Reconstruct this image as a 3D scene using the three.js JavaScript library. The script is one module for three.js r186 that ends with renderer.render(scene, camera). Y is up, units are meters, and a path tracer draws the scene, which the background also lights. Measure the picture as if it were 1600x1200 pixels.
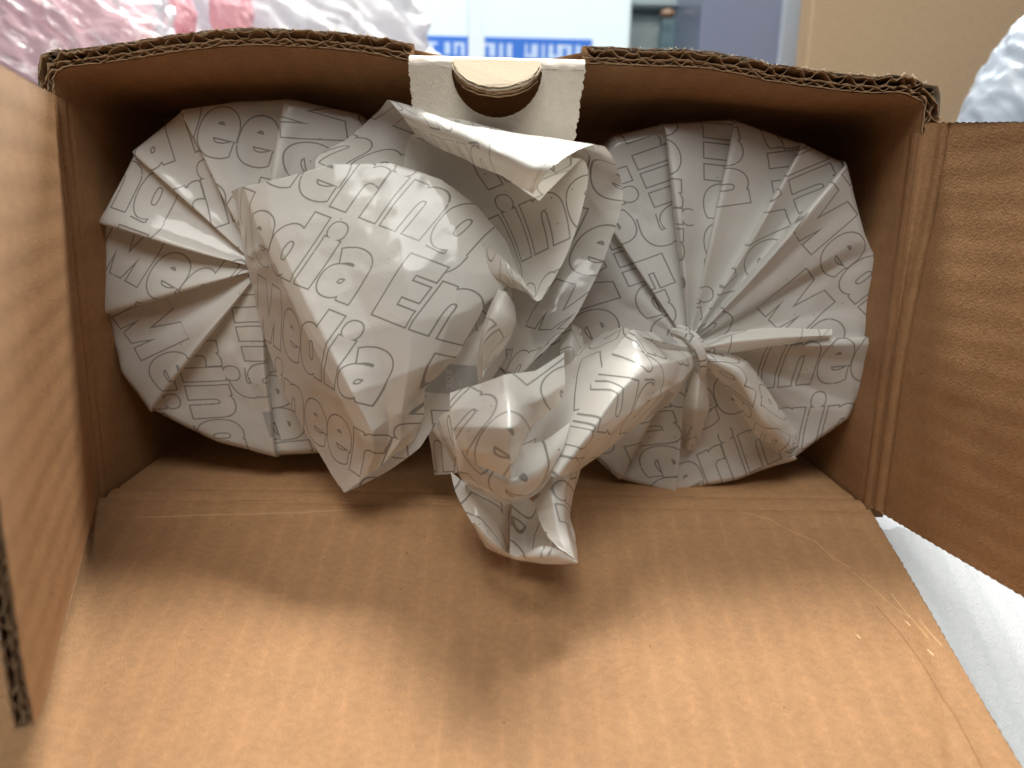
import * as THREE from 'three';
import { mergeGeometries, mergeVertices } from 'three/addons/utils/BufferGeometryUtils.js';
import { RoundedBoxGeometry } from 'three/addons/geometries/RoundedBoxGeometry.js';
import { RectAreaLightUniformsLib } from 'three/addons/lights/RectAreaLightUniformsLib.js';
import { createNoise3D, createNoise2D } from 'simplex-noise';

// ---------------------------------------------------------------- camera, light, exposure
RectAreaLightUniformsLib.init();
const scene = new THREE.Scene();
const FOV = 2 * Math.atan(600 / 1178) * 180 / Math.PI;
const camera = new THREE.PerspectiveCamera(FOV, 4 / 3, 0.02, 30);
const EYE = new THREE.Vector3(0.00439, 0.12413, 0.31284);
{
  const yaw = 0.9575 * Math.PI / 180, pitch = 12.643 * Math.PI / 180, roll = 1.218 * Math.PI / 180;
  camera.position.copy(EYE);
  camera.rotation.order = 'YXZ';
  camera.rotation.set(-pitch, -yaw, roll);
  camera.updateMatrixWorld(true);
}
camera.focus = 0.305;
camera.userData.fStop = 7;

const renderer = new THREE.WebGLRenderer();
renderer.toneMapping = THREE.LinearToneMapping;
renderer.toneMappingExposure = 1.08;
renderer.shadowMap.enabled = true;
scene.background = new THREE.Color().setRGB(0.022, 0.024, 0.027);       // the even light of the room

function areaLight(color, intensity, w, h, pos, target) {
  const l = new THREE.RectAreaLight(0xffffff, intensity, w, h);
  l.color.setRGB(...color);
  l.position.set(...pos); l.lookAt(...target); scene.add(l);
  return l;
}
const UNSEEN_LAMP = { pos: [0.08, 1.25, -0.28], at: [0, 0.0, 0.05], w: 0.32, h: 0.18, color: [1.0, 0.97, 0.90], I: 128 };  // out of view overhead, lights the front flap and shapes its shadow
const ROOM_FILL = { pos: [-0.08, 1.42, 0.88], at: [0, 0.05, 0], w: 0.9, h: 0.7, color: [1.0, 0.985, 0.93], I: 6.6 };  // added soft front fill that brightens the bag faces
const UNSEEN_WINDOW = { pos: [0.55, 1.25, -1.7], at: [0, 0.15, -0.1], w: 1.5, h: 1.1, color: [0.74, 0.88, 1.0], I: 17 };  // out of view behind the box, cool light on film roll and left flap
areaLight(ROOM_FILL.color, ROOM_FILL.I, ROOM_FILL.w, ROOM_FILL.h, ROOM_FILL.pos, ROOM_FILL.at);
areaLight(UNSEEN_LAMP.color, UNSEEN_LAMP.I, UNSEEN_LAMP.w, UNSEEN_LAMP.h, UNSEEN_LAMP.pos, UNSEEN_LAMP.at);
areaLight(UNSEEN_WINDOW.color, UNSEEN_WINDOW.I, UNSEEN_WINDOW.w, UNSEEN_WINDOW.h, UNSEEN_WINDOW.pos, UNSEEN_WINDOW.at);

// ---------------------------------------------------------------- helpers
let seed = 7;
const rnd = () => { seed = (seed + 0x6d2b79f5) | 0; let t = Math.imul(seed ^ (seed >>> 15), 1 | seed); t = (t + Math.imul(t ^ (t >>> 7), 61 | t)) ^ t; return ((t ^ (t >>> 14)) >>> 0) / 4294967296; };
const n3 = createNoise3D(rnd), n2 = createNoise2D(rnd);
const lerp = (a, b, t) => a + (b - a) * t, clamp = (x, a, b) => Math.min(b, Math.max(a, x)), sstep = (a, b, x) => { const t = clamp((x - a) / (b - a), 0, 1); return t * t * (3 - 2 * t); };
const V = (x, y, z) => new THREE.Vector3(x, y, z);
const INV = camera.matrixWorld.clone();
// the point of the vertical plane z that stands at a place of the 1600 x 1200 photograph
function at(px, py, z) {
  const d = V((px - 800) / 1178, -(py - 600) / 1178, -1).transformDirection(INV);
  return EYE.clone().addScaledVector(d, (z - EYE.z) / d.z);
}
const used = {};
const numbered = (n) => { const k = used[n] = (used[n] ?? -1) + 1; return k ? n + '_' + String(k).padStart(3, '0') : n; };
function thing(name, label, category, pos = [0, 0, 0], group) {
  const o = new THREE.Group(); o.name = numbered(name); o.position.set(...pos); scene.add(o);
  o.userData = { label, category }; if (group) o.userData.group = group;
  return o;
}
function part(name, geo, mat, parent, label) {
  if (Array.isArray(geo)) geo = merge(geo);
  const m = new THREE.Mesh(geo, mat); m.name = name; m.castShadow = m.receiveShadow = true;
  if (label) m.userData.label = label;
  // parts live in their thing's own axes
  if (parent) { parent.add(m); const w = V(0, 0, 0); parent.getWorldPosition(w); if (w.lengthSq() > 0 && !geo.userData.local) geo.translate(-w.x, -w.y, -w.z); }
  return m;
}
function merge(list) {
  const g = mergeGeometries(list.map((x) => { const y = x.index ? x.toNonIndexed() : x; for (const k of Object.keys(y.attributes)) if (!['position', 'normal', 'uv'].includes(k)) y.deleteAttribute(k); return y; }));
  return g;
}
// a grid of points f(i, j) -> {p, uv}
function grid(ni, nj, f) {
  const pos = [], uv = [], idx = [];
  for (let i = 0; i <= ni; i++) for (let j = 0; j <= nj; j++) { const r = f(i / ni, j / nj, i, j); pos.push(r[0], r[1], r[2]); uv.push(r[3], r[4]); }
  for (let i = 0; i < ni; i++) for (let j = 0; j < nj; j++) { const a = i * (nj + 1) + j, b = a + 1, c = a + nj + 1, d = c + 1; idx.push(a, c, b, b, c, d); }
  const g = new THREE.BufferGeometry();
  g.setAttribute('position', new THREE.Float32BufferAttribute(pos, 3)); g.setAttribute('uv', new THREE.Float32BufferAttribute(uv, 2));
  g.setIndex(idx); g.computeVertexNormals();
  return g;
}

// ---------------------------------------------------------------- textures
const tex = (cv, srgb = true) => { const t = new THREE.CanvasTexture(cv); if (srgb) t.colorSpace = THREE.SRGBColorSpace; t.wrapS = t.wrapT = THREE.RepeatWrapping; t.anisotropy = 8; return t; };
const canvas = (w, h) => { const c = document.createElement('canvas'); c.width = w; c.height = h; return c; };
const PITCH = 0.0104;
function kraftCanvas(w, h, mw, mh, base, { ribs = 0, extra, specks = 1, grain = 1 } = {}) {
  const c = canvas(w, h), g = c.getContext('2d'), im = g.createImageData(w, h), d = im.data;
  const row = new Float32Array(w * h);
  for (let y = 0; y < h; y++) for (let x = 0; x < w; x++) {
    const X = x / w * mw, Y = y / h * mh;
    let v = grain * (0.02 * n2(X * 40, Y * 55) + 0.03 * n2(X * 190 + 5, Y * 260) + 0.028 * n2(X * 700, Y * 1000 + 9) + 0.03 * n2(X * 1800, Y * 700 + 3) + (rnd() - 0.5) * 0.07);
    if (ribs) { const ph = X / PITCH - Math.floor(X / PITCH), k = Math.floor(X / PITCH); const s = Math.exp(-Math.pow((ph - 0.5 + 0.06 * n2(k, Y * 30)) / 0.07, 2)); v += ribs * s * (0.35 + 0.65 * Math.max(0, n2(k * 7.3, Y * 45) + 0.3 * n2(k, Y * 300))) + ribs * 0.25 * Math.cos((ph - 0.5) * Math.PI * 2); }
    row[y * w + x] = v;
  }
  for (let i = 0; i < w * h; i++) { const v = 1 + row[i]; d[i * 4] = clamp(base[0] * v, 0, 255); d[i * 4 + 1] = clamp(base[1] * v * (1 - row[i] * 0.05), 0, 255); d[i * 4 + 2] = clamp(base[2] * (v - row[i] * 0.1), 0, 255); d[i * 4 + 3] = 255; }
  g.putImageData(im, 0, 0);
  const s = w / mw;                                                  // pixels per metre
  for (let k = 0; k < 2600 * specks; k++) {                          // fibres
    const x = rnd() * w, y = rnd() * h, a = rnd() * 6.3, l = (0.6 + rnd() * 2.2) * 0.001 * s, light = rnd() < 0.6;
    g.strokeStyle = light ? `rgba(255,235,200,${0.05 + rnd() * 0.12})` : `rgba(70,40,15,${0.04 + rnd() * 0.12})`; g.lineWidth = 0.00012 * s + 0.4;
    g.beginPath(); g.moveTo(x, y); g.quadraticCurveTo(x + Math.cos(a) * l * 0.6 + (rnd() - 0.5) * l * 0.4, y + Math.sin(a) * l * 0.6, x + Math.cos(a) * l, y + Math.sin(a) * l); g.stroke();
  }
  for (let k = 0; k < 60 * specks; k++) { g.fillStyle = `rgba(50,28,12,${0.25 + rnd() * 0.5})`; g.beginPath(); g.ellipse(rnd() * w, rnd() * h, (0.15 + rnd() * 0.35) * 0.001 * s, (0.12 + rnd() * 0.2) * 0.001 * s, rnd() * 3, 0, 7); g.fill(); }
  extra?.(g, s);
  return c;
}
const bumpCanvas = (() => {
  const w = 1024, c = canvas(w, w), g = c.getContext('2d'), im = g.createImageData(w, w);
  for (let y = 0; y < w; y++) for (let x = 0; x < w; x++) {
    const v = 128 + 45 * n2(x / 9, y / 6) + 30 * n2(x / 30 + 7, y / 22) + 45 * (rnd() - 0.5) + 25 * n2(x / 3, y / 14);
    const i = (y * w + x) * 4; im.data[i] = im.data[i + 1] = im.data[i + 2] = clamp(v, 0, 255); im.data[i + 3] = 255;
  }
  g.putImageData(im, 0, 0);
  return c;
})();
const KRAFT = [171, 131, 94];
const bump = tex(bumpCanvas, false);
const scaled = (t, mw, mh) => { const c = t.clone(); c.repeat.set(1 / mw, 1 / mh); c.needsUpdate = true; return c; };
const bumpM = scaled(bump, 0.16, 0.16);
const kraftMap = scaled(tex(kraftCanvas(1536, 1536, PITCH * 24, 0.25, KRAFT, { ribs: 0.03 })), PITCH * 24, 0.25);
const M = {};
const card = (map, extra = {}) => new THREE.MeshPhysicalMaterial({ map, bumpMap: bumpM, bumpScale: 0.00024, roughness: 0.72, specularIntensity: 0.45, side: THREE.DoubleSide, ...extra });
M.kraft = card(kraftMap);
M.kraftEdge = new THREE.MeshStandardMaterial({ color: new THREE.Color().setRGB(0.42, 0.27, 0.155), roughness: 0.95, bumpMap: bumpM, bumpScale: 0.0003, side: THREE.DoubleSide });
M.fluting = new THREE.MeshStandardMaterial({ color: new THREE.Color().setRGB(0.36, 0.225, 0.125), roughness: 0.95, side: THREE.DoubleSide });
M.fibre = new THREE.MeshPhysicalMaterial({ color: new THREE.Color().setRGB(0.8, 0.7, 0.54), roughness: 1, transmission: 0.5, thickness: 0, side: THREE.DoubleSide });
M.creamEdge = new THREE.MeshStandardMaterial({ color: new THREE.Color().setRGB(0.60, 0.50, 0.37), roughness: 0.95, bumpMap: bumpM, bumpScale: 0.0002, side: THREE.DoubleSide });
const whiteBoardCanvas = kraftCanvas(1024, 1024, PITCH * 24, 0.25, [228, 230, 231], { ribs: -0.022, specks: 0.12, grain: 0.35 });  // negative ribs put faint rib shading into the white colour
M.whiteBoard = card(scaled(tex(whiteBoardCanvas), PITCH * 24, 0.25), { roughness: 0.55 });
M.tabBoard = card(scaled(tex(kraftCanvas(512, 512, 0.1, 0.1, [226, 216, 201], { specks: 0.1, grain: 0.5 })), 0.1, 0.1), { roughness: 0.6 });
// the front flap carries its own scratches and bent lines
const FLAP = { W: 0.37, L: 0.30 };
const frontMap = tex(kraftCanvas(2048, 1664, FLAP.W, FLAP.L, KRAFT, { ribs: 0.045, specks: 1.8, extra(g, s) {
  const X = (x) => (x + FLAP.W / 2) * s, Y = (t) => t * s;          // canvas top = hinge
  const scratch = (pts, col, wd) => { for (let k = 0; k < 3; k++) { g.strokeStyle = col; g.lineWidth = wd * s * (0.4 + 0.5 * rnd()); g.beginPath(); pts.forEach(([x, t], i) => { const a = X(x + (rnd() - 0.5) * 0.0009), b = Y(t + (rnd() - 0.5) * 0.0009); i ? g.lineTo(a, b) : g.moveTo(a, b); }); g.stroke(); } };
  scratch([[0.112, 0.004], [0.123, 0.008], [0.131, 0.016], [0.138, 0.021], [0.1425, 0.031], [0.147, 0.036]], 'rgba(240,205,150,.24)', 0.00045);
  scratch([[0.147, 0.038], [0.152, 0.047], [0.156, 0.055], [0.1605, 0.060]], 'rgba(240,205,150,.24)', 0.00042);
  scratch([[0.158, 0.049], [0.1605, 0.058], [0.164, 0.069]], 'rgba(240,205,150,.25)', 0.0004);
  scratch([[0.15, 0.055], [0.1535, 0.067], [0.1555, 0.08], [0.1575, 0.1], [0.156, 0.12]], 'rgba(110,70,35,.2)', 0.0006);
  scratch([[0.164, 0.06], [0.167, 0.073]], 'rgba(250,220,170,.3)', 0.0003);
  for (const [x, t] of [[0.158, 0.062], [0.137, 0.068], [0.161, 0.074]]) scratch([[x, t], [x + 0.0012, t + 0.0022]], 'rgba(255,225,180,.4)', 0.0006);
  scratch([[-0.15, 0.012], [-0.08, 0.008], [-0.05, 0.005]], 'rgba(250,220,170,.25)', 0.0004);
} }));
M.frontFlap = card(frontMap);

// the printed film: outlined lettering in rows, grey blocks between
const FILM = { W: 0.284, H: 0.128 };
const filmCanvas = (() => {
  const w = 2048, h = Math.round(2048 * FILM.H / FILM.W), c = canvas(w, h), g = c.getContext('2d'), s = w / FILM.W;
  g.fillStyle = 'rgb(248,246,240)'; g.fillRect(0, 0, w, h);
  const rowH = h / 4, cap = 0.0238 * s;
  const text = 'Media Engineering';
  for (let r = 0; r < 4; r++) {
    const y = (r + 0.78) * rowH, off = [0.018, 0.158, 0.180, 0.055][r] * s;
    for (let k = -2; k < 2; k++) {
      g.save(); g.translate(off + k * w, y); g.transform(1, 0, -0.13, 1, 0, 0);
      g.font = `bold ${cap / 0.72}px sans-serif`;
      const tw = g.measureText(text).width, kx = (0.249 * s) / tw; g.scale(kx, 1);
      g.lineJoin = 'miter'; g.miterLimit = 2.2;
      let x = 0;
      for (const ch of text) {                                       // each letter fattened, outlined and opened again
        const ink = 'rgb(164,161,155)', bare = 'rgb(248,246,240)', wd = g.measureText(ch === 'g' ? 'q' : ch).width, shape = ch === 'g' ? 'q' : ch;
        // a single-storey g: bowl and stem with a hooked tail
        const hook = (lw) => { g.lineWidth = cap * 0.235 + lw; g.lineCap = 'butt'; g.beginPath(); g.moveTo(x + wd * 0.765, cap * 0.02); g.lineTo(x + wd * 0.765, cap * 0.1); g.quadraticCurveTo(x + wd * 0.76, cap * 0.30, x + wd * 0.44, cap * 0.30); g.lineTo(x + wd * 0.10, cap * 0.27); g.stroke(); };
        g.save(); if (ch === 'g') { g.beginPath(); g.rect(x - wd, -cap * 2, wd * 3, cap * 2.08); g.clip(); }
        g.strokeStyle = ink; g.lineWidth = 0.0036 * s; g.strokeText(shape, x, 0); g.restore();
        if (ch === 'g') { g.strokeStyle = ink; hook(0.0036 * s); }
        g.save(); if (ch === 'g') { g.beginPath(); g.rect(x - wd, -cap * 2, wd * 3, cap * 2.08); g.clip(); }
        g.strokeStyle = g.fillStyle = bare; g.lineWidth = 0.00228 * s; g.strokeText(shape, x, 0); g.fillText(shape, x, 0); g.restore();
        if (ch === 'g') { g.strokeStyle = bare; hook(0.00228 * s); }
        x += wd;
      }
      g.restore();
      if (r !== 1) continue;
      // a grey block closes every other row
      g.save(); g.translate(off + k * w + 0.2585 * s, y); g.transform(1, 0, -0.13, 1, 0, 0);
      g.fillStyle = 'rgb(202,203,201)'; g.fillRect(0, -cap * 1.02, 0.0125 * s, cap * 1.02);
      g.fillStyle = 'rgb(228,228,226)'; g.font = `bold ${0.0042 * s}px sans-serif`; g.fillText('XOX', 0.0022 * s, -cap * 0.42);
      g.restore();
    }
  }
  // patchy ink: the outlines break up here and there
  for (let k = 0; k < 500; k++) { g.fillStyle = `rgba(246,245,240,${0.3 + rnd() * 0.5})`; g.beginPath(); g.ellipse(rnd() * w, rnd() * h, 2 + rnd() * 5, 1 + rnd() * 3, rnd() * 3, 0, 7); g.fill(); }
  for (let k = 0; k < 120; k++) { g.fillStyle = `rgba(90,88,84,${0.3 + rnd() * 0.5})`; g.beginPath(); g.arc(rnd() * w, rnd() * h, 0.8 + rnd() * 1.6, 0, 7); g.fill(); }
  return c;
})();
const crinkleCanvas = (() => {                                       // fine creases of handled film
  const w = 1024, c = canvas(w, w), g = c.getContext('2d'), im = g.createImageData(w, w);
  for (let y = 0; y < w; y++) for (let x = 0; x < w; x++) {
    const q = (f, o) => 1 - Math.abs(n2(x / f + o, y / f - o));
    const v = 40 + 90 * Math.pow(q(120, 3), 4) + 60 * Math.pow(q(47, 11), 5) + 30 * n2(x / 160, y / 160);
    const i = (y * w + x) * 4; im.data[i] = im.data[i + 1] = im.data[i + 2] = clamp(v, 0, 255); im.data[i + 3] = 255;
  }
  g.putImageData(im, 0, 0);
  return c;
})();
const filmMap = scaled(tex(filmCanvas), FILM.W, FILM.H), filmBump = scaled(tex(crinkleCanvas, false), 0.11, 0.11);
M.film = new THREE.MeshPhysicalMaterial({ map: filmMap, bumpMap: filmBump, bumpScale: 0.00007, roughness: 0.62, clearcoat: 1.0, clearcoatRoughness: 0.1, transmission: 0.34, thickness: 0, ior: 1.5, side: THREE.DoubleSide });

// ---------------------------------------------------------------- the open cardboard box
const HX = 0.17, H = 0.1707, TH = 0.0062, DEEP = 0.24;
const box = thing('cardboard_box', 'open brown corrugated cardboard box lying on its side with three flaps spread', 'cardboard box');

// a corrugated edge: liners and waves swept along a path. P(s, d, off) -> point; s metres along the edge, d metres inwards from the edge, off 0..1 through the board
function fluted(P, s0, s1, depth, { jag = 0.0006, seedv = 0, wear = 0.25 } = {}) {
  const out = { liner: [], wave: [] }, len = s1 - s0, ns = Math.max(8, Math.round(Math.abs(len) / 0.0011));
  const paperT = 0.06;                                               // of the board's thickness
  const edge = (s, k) => jag * (n2(s * 420 + seedv, k * 9.1) + 0.6 * n2(s * 1500, k * 3.3 + seedv));
  const ribbon = (fo, t, list, k, nd) => {
    for (const [a, b] of [[-t / 2, -t / 2], [t / 2, t / 2], [-t / 2, t / 2]]) {
      const cap = a !== b;
      list.push(grid(ns, cap ? 1 : nd, (u, v) => { const s = s0 + u * len, o = fo(s) + (cap ? lerp(a, b, v) : a), e = edge(s, k); const p = P(s, cap ? e : e + v * (depth - e), o); return [p.x, p.y, p.z, s, cap ? v * 0.0005 : v * depth]; }));
    }
  };
  const crush = (s) => clamp(1 - wear * (0.5 + 0.9 * n2(s * 28 + seedv, 4.2)), 0.45, 1);
  const w1 = (s) => { const ph = s / PITCH + 0.18 * n2(s * 60, seedv); const x = Math.sin(ph * Math.PI * 2); return Math.tanh(x * 3.2) / Math.tanh(3.2); };
  const w2 = (s) => { const ph = s / 0.0062 + 0.2 * n2(s * 70, seedv + 8); const x = Math.sin(ph * Math.PI * 2); return Math.tanh(x * 1.8) / Math.tanh(1.8); };
  const mid = (s) => 0.43 + 0.03 * n2(s * 90, 5 + seedv);
  const top = (s) => 0.955 + 0.045 * n2(s * 190, 2 + seedv) - 0.12 * (1 - crush(s));
  ribbon((s) => 0.105, paperT, out.liner, 0, 3);
  ribbon(mid, paperT, out.liner, 1, 3);
  ribbon(top, paperT, out.liner, 2, 3);
  ribbon((s) => { const lo = 0.105 + paperT, hi = mid(s) - paperT; return lerp(lo, hi, 0.5 + 0.5 * w2(s)); }, 0.05, out.wave, 3, 2);
  ribbon((s) => { const lo = mid(s) + paperT, hi = top(s) - paperT; return lerp(lo, hi, 0.5 + 0.5 * w1(s)); }, 0.05, out.wave, 4, 2);
  return out;
}
// torn paper fibres standing on an edge
function fibres(P, s0, s1, off, n, len) {
  const list = [];
  for (let k = 0; k < n; k++) {
    const s = lerp(s0, s1, rnd()), a = P(s, 0.0002, off), b = P(s + (rnd() - 0.5) * 0.002, -len * (0.1 + rnd() * 0.6), off + (rnd() - 0.2) * 0.35 * (len / 0.002)), c = a.clone().lerp(b, 0.5).add(V((rnd() - 0.5) * 0.0006, (rnd() - 0.5) * 0.0004, 0));
    list.push(new THREE.TubeGeometry(new THREE.QuadraticBezierCurve3(a, c, b), 4, 0.00007 + rnd() * 0.00006, 4));
  }
  return list;
}

// inner edge of the rim as the photograph shows it, turned into heights on the opening plane
const rimPts = [[85, 126], [100, 107], [150, 101], [200, 94], [300, 79], [390, 72], [480, 75], [560, 82], [640, 96], [700, 108], [860, 112], [915, 101], [1000, 104], [1100, 108], [1160, 118], [1200, 128], [1300, 141], [1360, 147], [1410, 147], [1442, 160]].map(([x, y]) => at(x, y, 0));
function rimY(x) {
  const n = rimPts.length; if (x <= rimPts[0].x) return rimPts[0].y; if (x >= rimPts[n - 1].x) return rimPts[n - 1].y;
  let i = 0; while (rimPts[i + 1].x < x) i++;
  const t = (x - rimPts[i].x) / (rimPts[i + 1].x - rimPts[i].x);
  const p0 = rimPts[Math.max(0, i - 1)].y, p1 = rimPts[i].y, p2 = rimPts[i + 1].y, p3 = rimPts[Math.min(n - 1, i + 2)].y;
  return 0.5 * (2 * p1 + (p2 - p0) * t + (2 * p0 - 5 * p1 + 4 * p2 - p3) * t * t + (3 * p1 - p0 - 3 * p2 + p3) * t * t * t);
}
const roofY = (x, z) => H - 0.001 + (rimY(x) - H + 0.001) * (z >= 0 ? 1 : Math.exp(z / 0.045) * sstep(-0.13, 0, z) + 0 * z);
// path of the upper rim: up the left stub, round the corner, along the roof, round, down the right stub. s = 0 in the middle of the roof.
const RC = 0.0026,  STUBS = { '-1': 0.0065, 1: 0.0095 }, HALF = HX - RC, ARC = RC * Math.PI / 2;
function roofPath(s, z) {
  const sg = Math.sign(s) || 1, a = Math.abs(s);
  if (a <= HALF) { const x = s, e = 0.002, y = roofY(x, z), n = V(-(roofY(x + e, z) - roofY(x - e, z)) / (2 * e), 1, 0).normalize(); return [V(x, y, z), n]; }
  const yC = roofY(sg * HALF, z) - RC;
  if (a <= HALF + ARC) { const t = (a - HALF) / RC; return [V(sg * (HALF + Math.sin(t) * RC), yC + Math.cos(t) * RC, z), V(sg * Math.sin(t), Math.cos(t), 0).multiplyScalar(1 / Math.max(Math.sin(t), Math.cos(t)) * 0.96)]; }
  return [V(sg * HX, yC - (a - HALF - ARC), z), V(sg, 0, 0)];
}
const SMIN = -(HALF + ARC + STUBS[-1]), SMAX = HALF + ARC + STUBS[1];
const rimP = (s, d, off) => { const [p, n] = roofPath(s, -d), k = Math.exp(-Math.max(0, d) / 0.006), cr = Math.exp(-Math.pow((Math.abs(s) - HALF) / 0.010, 2)); return p.addScaledVector(n, off * TH + k * (off * (0.0009 * n2(s * 110, 7) + 0.0005 * n2(s * 300, 2) + cr * 0.0016 * n2(s * 260, 31)) + cr * (off > 0.2 ? 1 : 0) * 0.0007 * n2(s * 420, off * 7))); };
const TABL = at(643, 120, 0).x, TABR = at(911, 120, 0).x;
const roof = part('top_wall', [
  grid(160, 40, (u, v) => { const s = lerp(SMIN, SMAX, u), z = -0.0004 - v * v * DEEP, [p, n] = roofPath(s, z); p.addScaledVector(n, 0.0001 + 0.00007 * Math.cos(s / PITCH * 6.283)); return [p.x, p.y, p.z, s, z]; }),
  grid(160, 24, (u, v) => { const s = lerp(SMIN, SMAX, u), z = -0.004 - v * v * DEEP, [p, n] = roofPath(s, z); p.addScaledVector(n, TH); return [p.x, p.y, p.z, s, z]; }),
  grid(160, 2, (u, v) => { const s = lerp(SMIN, SMAX, u), [p, n] = roofPath(s, -0.02); p.addScaledVector(n, TH * v); return [p.x, p.y, p.z, s, v * 0.006]; }),
], M.kraft, box);
for (const [a, b, k] of [[SMIN, TABL, 1], [TABR, SMAX, 2]]) {
  const f = fluted(rimP, a, b, 0.022, { seedv: k * 13, wear: k === 1 ? 0.24 : 0.5, jag: 0.0007 });
  part('edge_liner', f.liner, M.kraftEdge, roof);
  part('torn_fibres', fibres(rimP, a, b, 1.02, 130, 0.0010), M.fibre, roof);
  part('fluting', f.wave, M.fluting, roof);
}
// white printed outside of the box, seen as a thin bright line along the rim
const skin = part('white_outer_skin', [
  grid(150, 14, (u, v) => { const s = lerp(SMIN, TABL, u), z = 0.0003 * n2(s * 500, 1) - 0.0004 - v * 0.2, [p, n] = roofPath(s, z); p.addScaledVector(n, TH + 0.0005 + 0.0003 * n2(s * 90, 3)); return [p.x, p.y, p.z, s, z]; }),
  grid(150, 14, (u, v) => { const s = lerp(TABR, SMAX, u), z = 0.0003 * n2(s * 500, 1) - 0.0002 - v * 0.2, [p, n] = roofPath(s, z); p.addScaledVector(n, TH + 0.0005 + 0.0004 * n2(s * 90, 3)); return [p.x, p.y, p.z, s, z]; }),
], M.whiteBoard, roof);

// side walls, floor and back
const wash = (c) => 0.00006 * Math.cos(c / PITCH * Math.PI * 2);
// profile of a scored hinge: wall -> two pressed lines with a raised band between -> flap. q metres, negative inside.
const score = (q) => -0.0009 * Math.exp(-Math.pow((q + 0.0078) / 0.0007, 2)) - 0.0009 * Math.exp(-Math.pow((q + 0.0006) / 0.0007, 2)) + 0.0007 * Math.exp(-Math.pow((q + 0.0042) / 0.0022, 2));
const yTopAt = (x, z) => roofPath(x < 0 ? SMIN : SMAX, z)[0].y;
function sideWall(sg) {
  const f = (o) => grid(60, 90, (u, v) => { const z = -Math.pow(v, 1.6) * DEEP, y = lerp(-0.004, yTopAt(sg, z) + 0.0004, u), nn = o ? 0 : score(z) + wash(y) + 0.0006 * n2(y * 14 + sg, z * 14) * sstep(0, 0.03, -z); return [sg * (HX + o - nn), y, z, y, z]; });
  return [f(0), f(TH), grid(60, 1, (u, v) => [sg * (HX + v * TH), lerp(-0.004, yTopAt(sg, -0.001), u), -0.0002, u * 0.17, v * 0.006])];
}
part('side_wall', sideWall(-1), M.kraft, box);
part('side_wall', sideWall(1), M.kraft, box);
const floorX0 = -HX + 0.0026, floorX1 = HX - 0.0010;
part('bottom_wall', [
  grid(200, 80, (u, v) => { const x = lerp(floorX0, floorX1, u), z = -Math.pow(v, 1.6) * DEEP; return [x, score(z * 0.62) + wash(x) + 0.0007 * n2(x * 10, z * 12) * sstep(0, 0.03, -z), z, x, z]; }),
  grid(20, 8, (u, v) => { const x = lerp(-HX, HX, u), z = -v * DEEP; return [x, -TH, z, x, z]; }),
  ...[floorX0, floorX1].map((x) => grid(20, 1, (u, v) => [x, lerp(0, -TH, v), -u * DEEP, u * DEEP, v * 0.006])),
], M.kraft, box);
part('back_wall', grid(20, 12, (u, v) => [lerp(-HX - TH, HX + TH, u), lerp(-TH, H + TH, v), -DEEP, u * 0.35, v * 0.18]), M.kraft, box);

// a flap: L metres long, hinged on a line; frame(c, q, off) -> point (c along the hinge, q away from it, off 0..1 through)
function flap(name, frame, c0, c1, L, uvOf, mat, { seedv, endCut = () => 0, c0f = () => c0, c1f = () => c1, relief = () => 0, warp = () => 0, flip = 1 }) {
  const C = (u, q) => lerp(c0f(q), c1f(q), u), Q = (c, v) => v * (L - endCut(c));
  const inner = grid(190, 90, (u, v) => { const q = Math.pow(v, 1.25) * (L - endCut(lerp(c0, c1, u))), c = C(u, q), p = frame(c, q, -(wash(c) + relief(c, q)) / TH); return [p.x, p.y, p.z, ...uvOf(c, q)]; });
  const f = part(name, inner, mat, box);
  const outer = grid(30, 20, (u, v) => { const q = v * (L - endCut(lerp(c0, c1, u))) - 0.0002, c = C(u, q), p = frame(c, q, 1); return [p.x, p.y, p.z, c, q]; });
  part('outer_skin', outer, M.whiteBoard, f);
  // long edges: sawn-looking cut through the board
  const sides = [];
  for (const k of [0, 1]) {
    const e = (q) => (k ? 1 : -1) * 0.00035 * (Math.abs(Math.sin(q * 900)) + 0.6 * n2(q * 500, k + seedv));
    sides.push(grid(220, 5, (u, v) => { const q = u * (L - endCut(k ? c1 : c0)), c = C(k, q) + e(q) + (v > 0.1 && v < 0.9 ? (k ? -1 : 1) * 0.0006 : 0), p = frame(c, q, v); return [p.x, p.y, p.z, q, v * 0.006]; }));
  }
  const P = (s, d, off) => frame(s, (L - endCut(s)) - d, off);
  const ed = fluted(P, c0f(L) + 0.0006, c1f(L) - 0.0006, 0.014, { seedv, wear: 0.45, jag: 0.0008 });
  part('edge_liner', [...sides, ...ed.liner, ...fibres(P, c0f(L), c1f(L), 0.5, 40, 0.001)], M.kraftEdge, f);
  part('fluting', ed.wave, M.fluting, f);
  return f;
}
const rad = (d) => d * Math.PI / 180;
{ // left flap, turned a little inwards
  const a = rad(23), dir = V(Math.sin(a), 0, Math.cos(a)), nrm = V(-Math.cos(a), 0, Math.sin(a));
  const frame = (c, q, off) => { const aa = (c / 0.16 - 0.5) * 0.0; const p = V(-HX, c, 0.0002).addScaledVector(dir, q).addScaledVector(nrm, off * TH + 0.0022 * Math.sin(c * 19 + 0.6) * sstep(0, 0.16, q) - off * TH * 0.35 * sstep(0.14, 0.162, q) + aa); p.y -= 0.03 * q; return p; };
  flap('left_flap', frame, 0.0015, 0.1655, 0.162, (c, q) => [c, q], M.kraft, { seedv: 31, c0f: (q) => 0.0015 + 0.003 * sstep(0.15, 0.162, q), c1f: (q) => 0.1655 - 0.03 * q, relief: (c, q) => score(-q) + 0.00018 * n2(c * 30, q * 12) });
}
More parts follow.
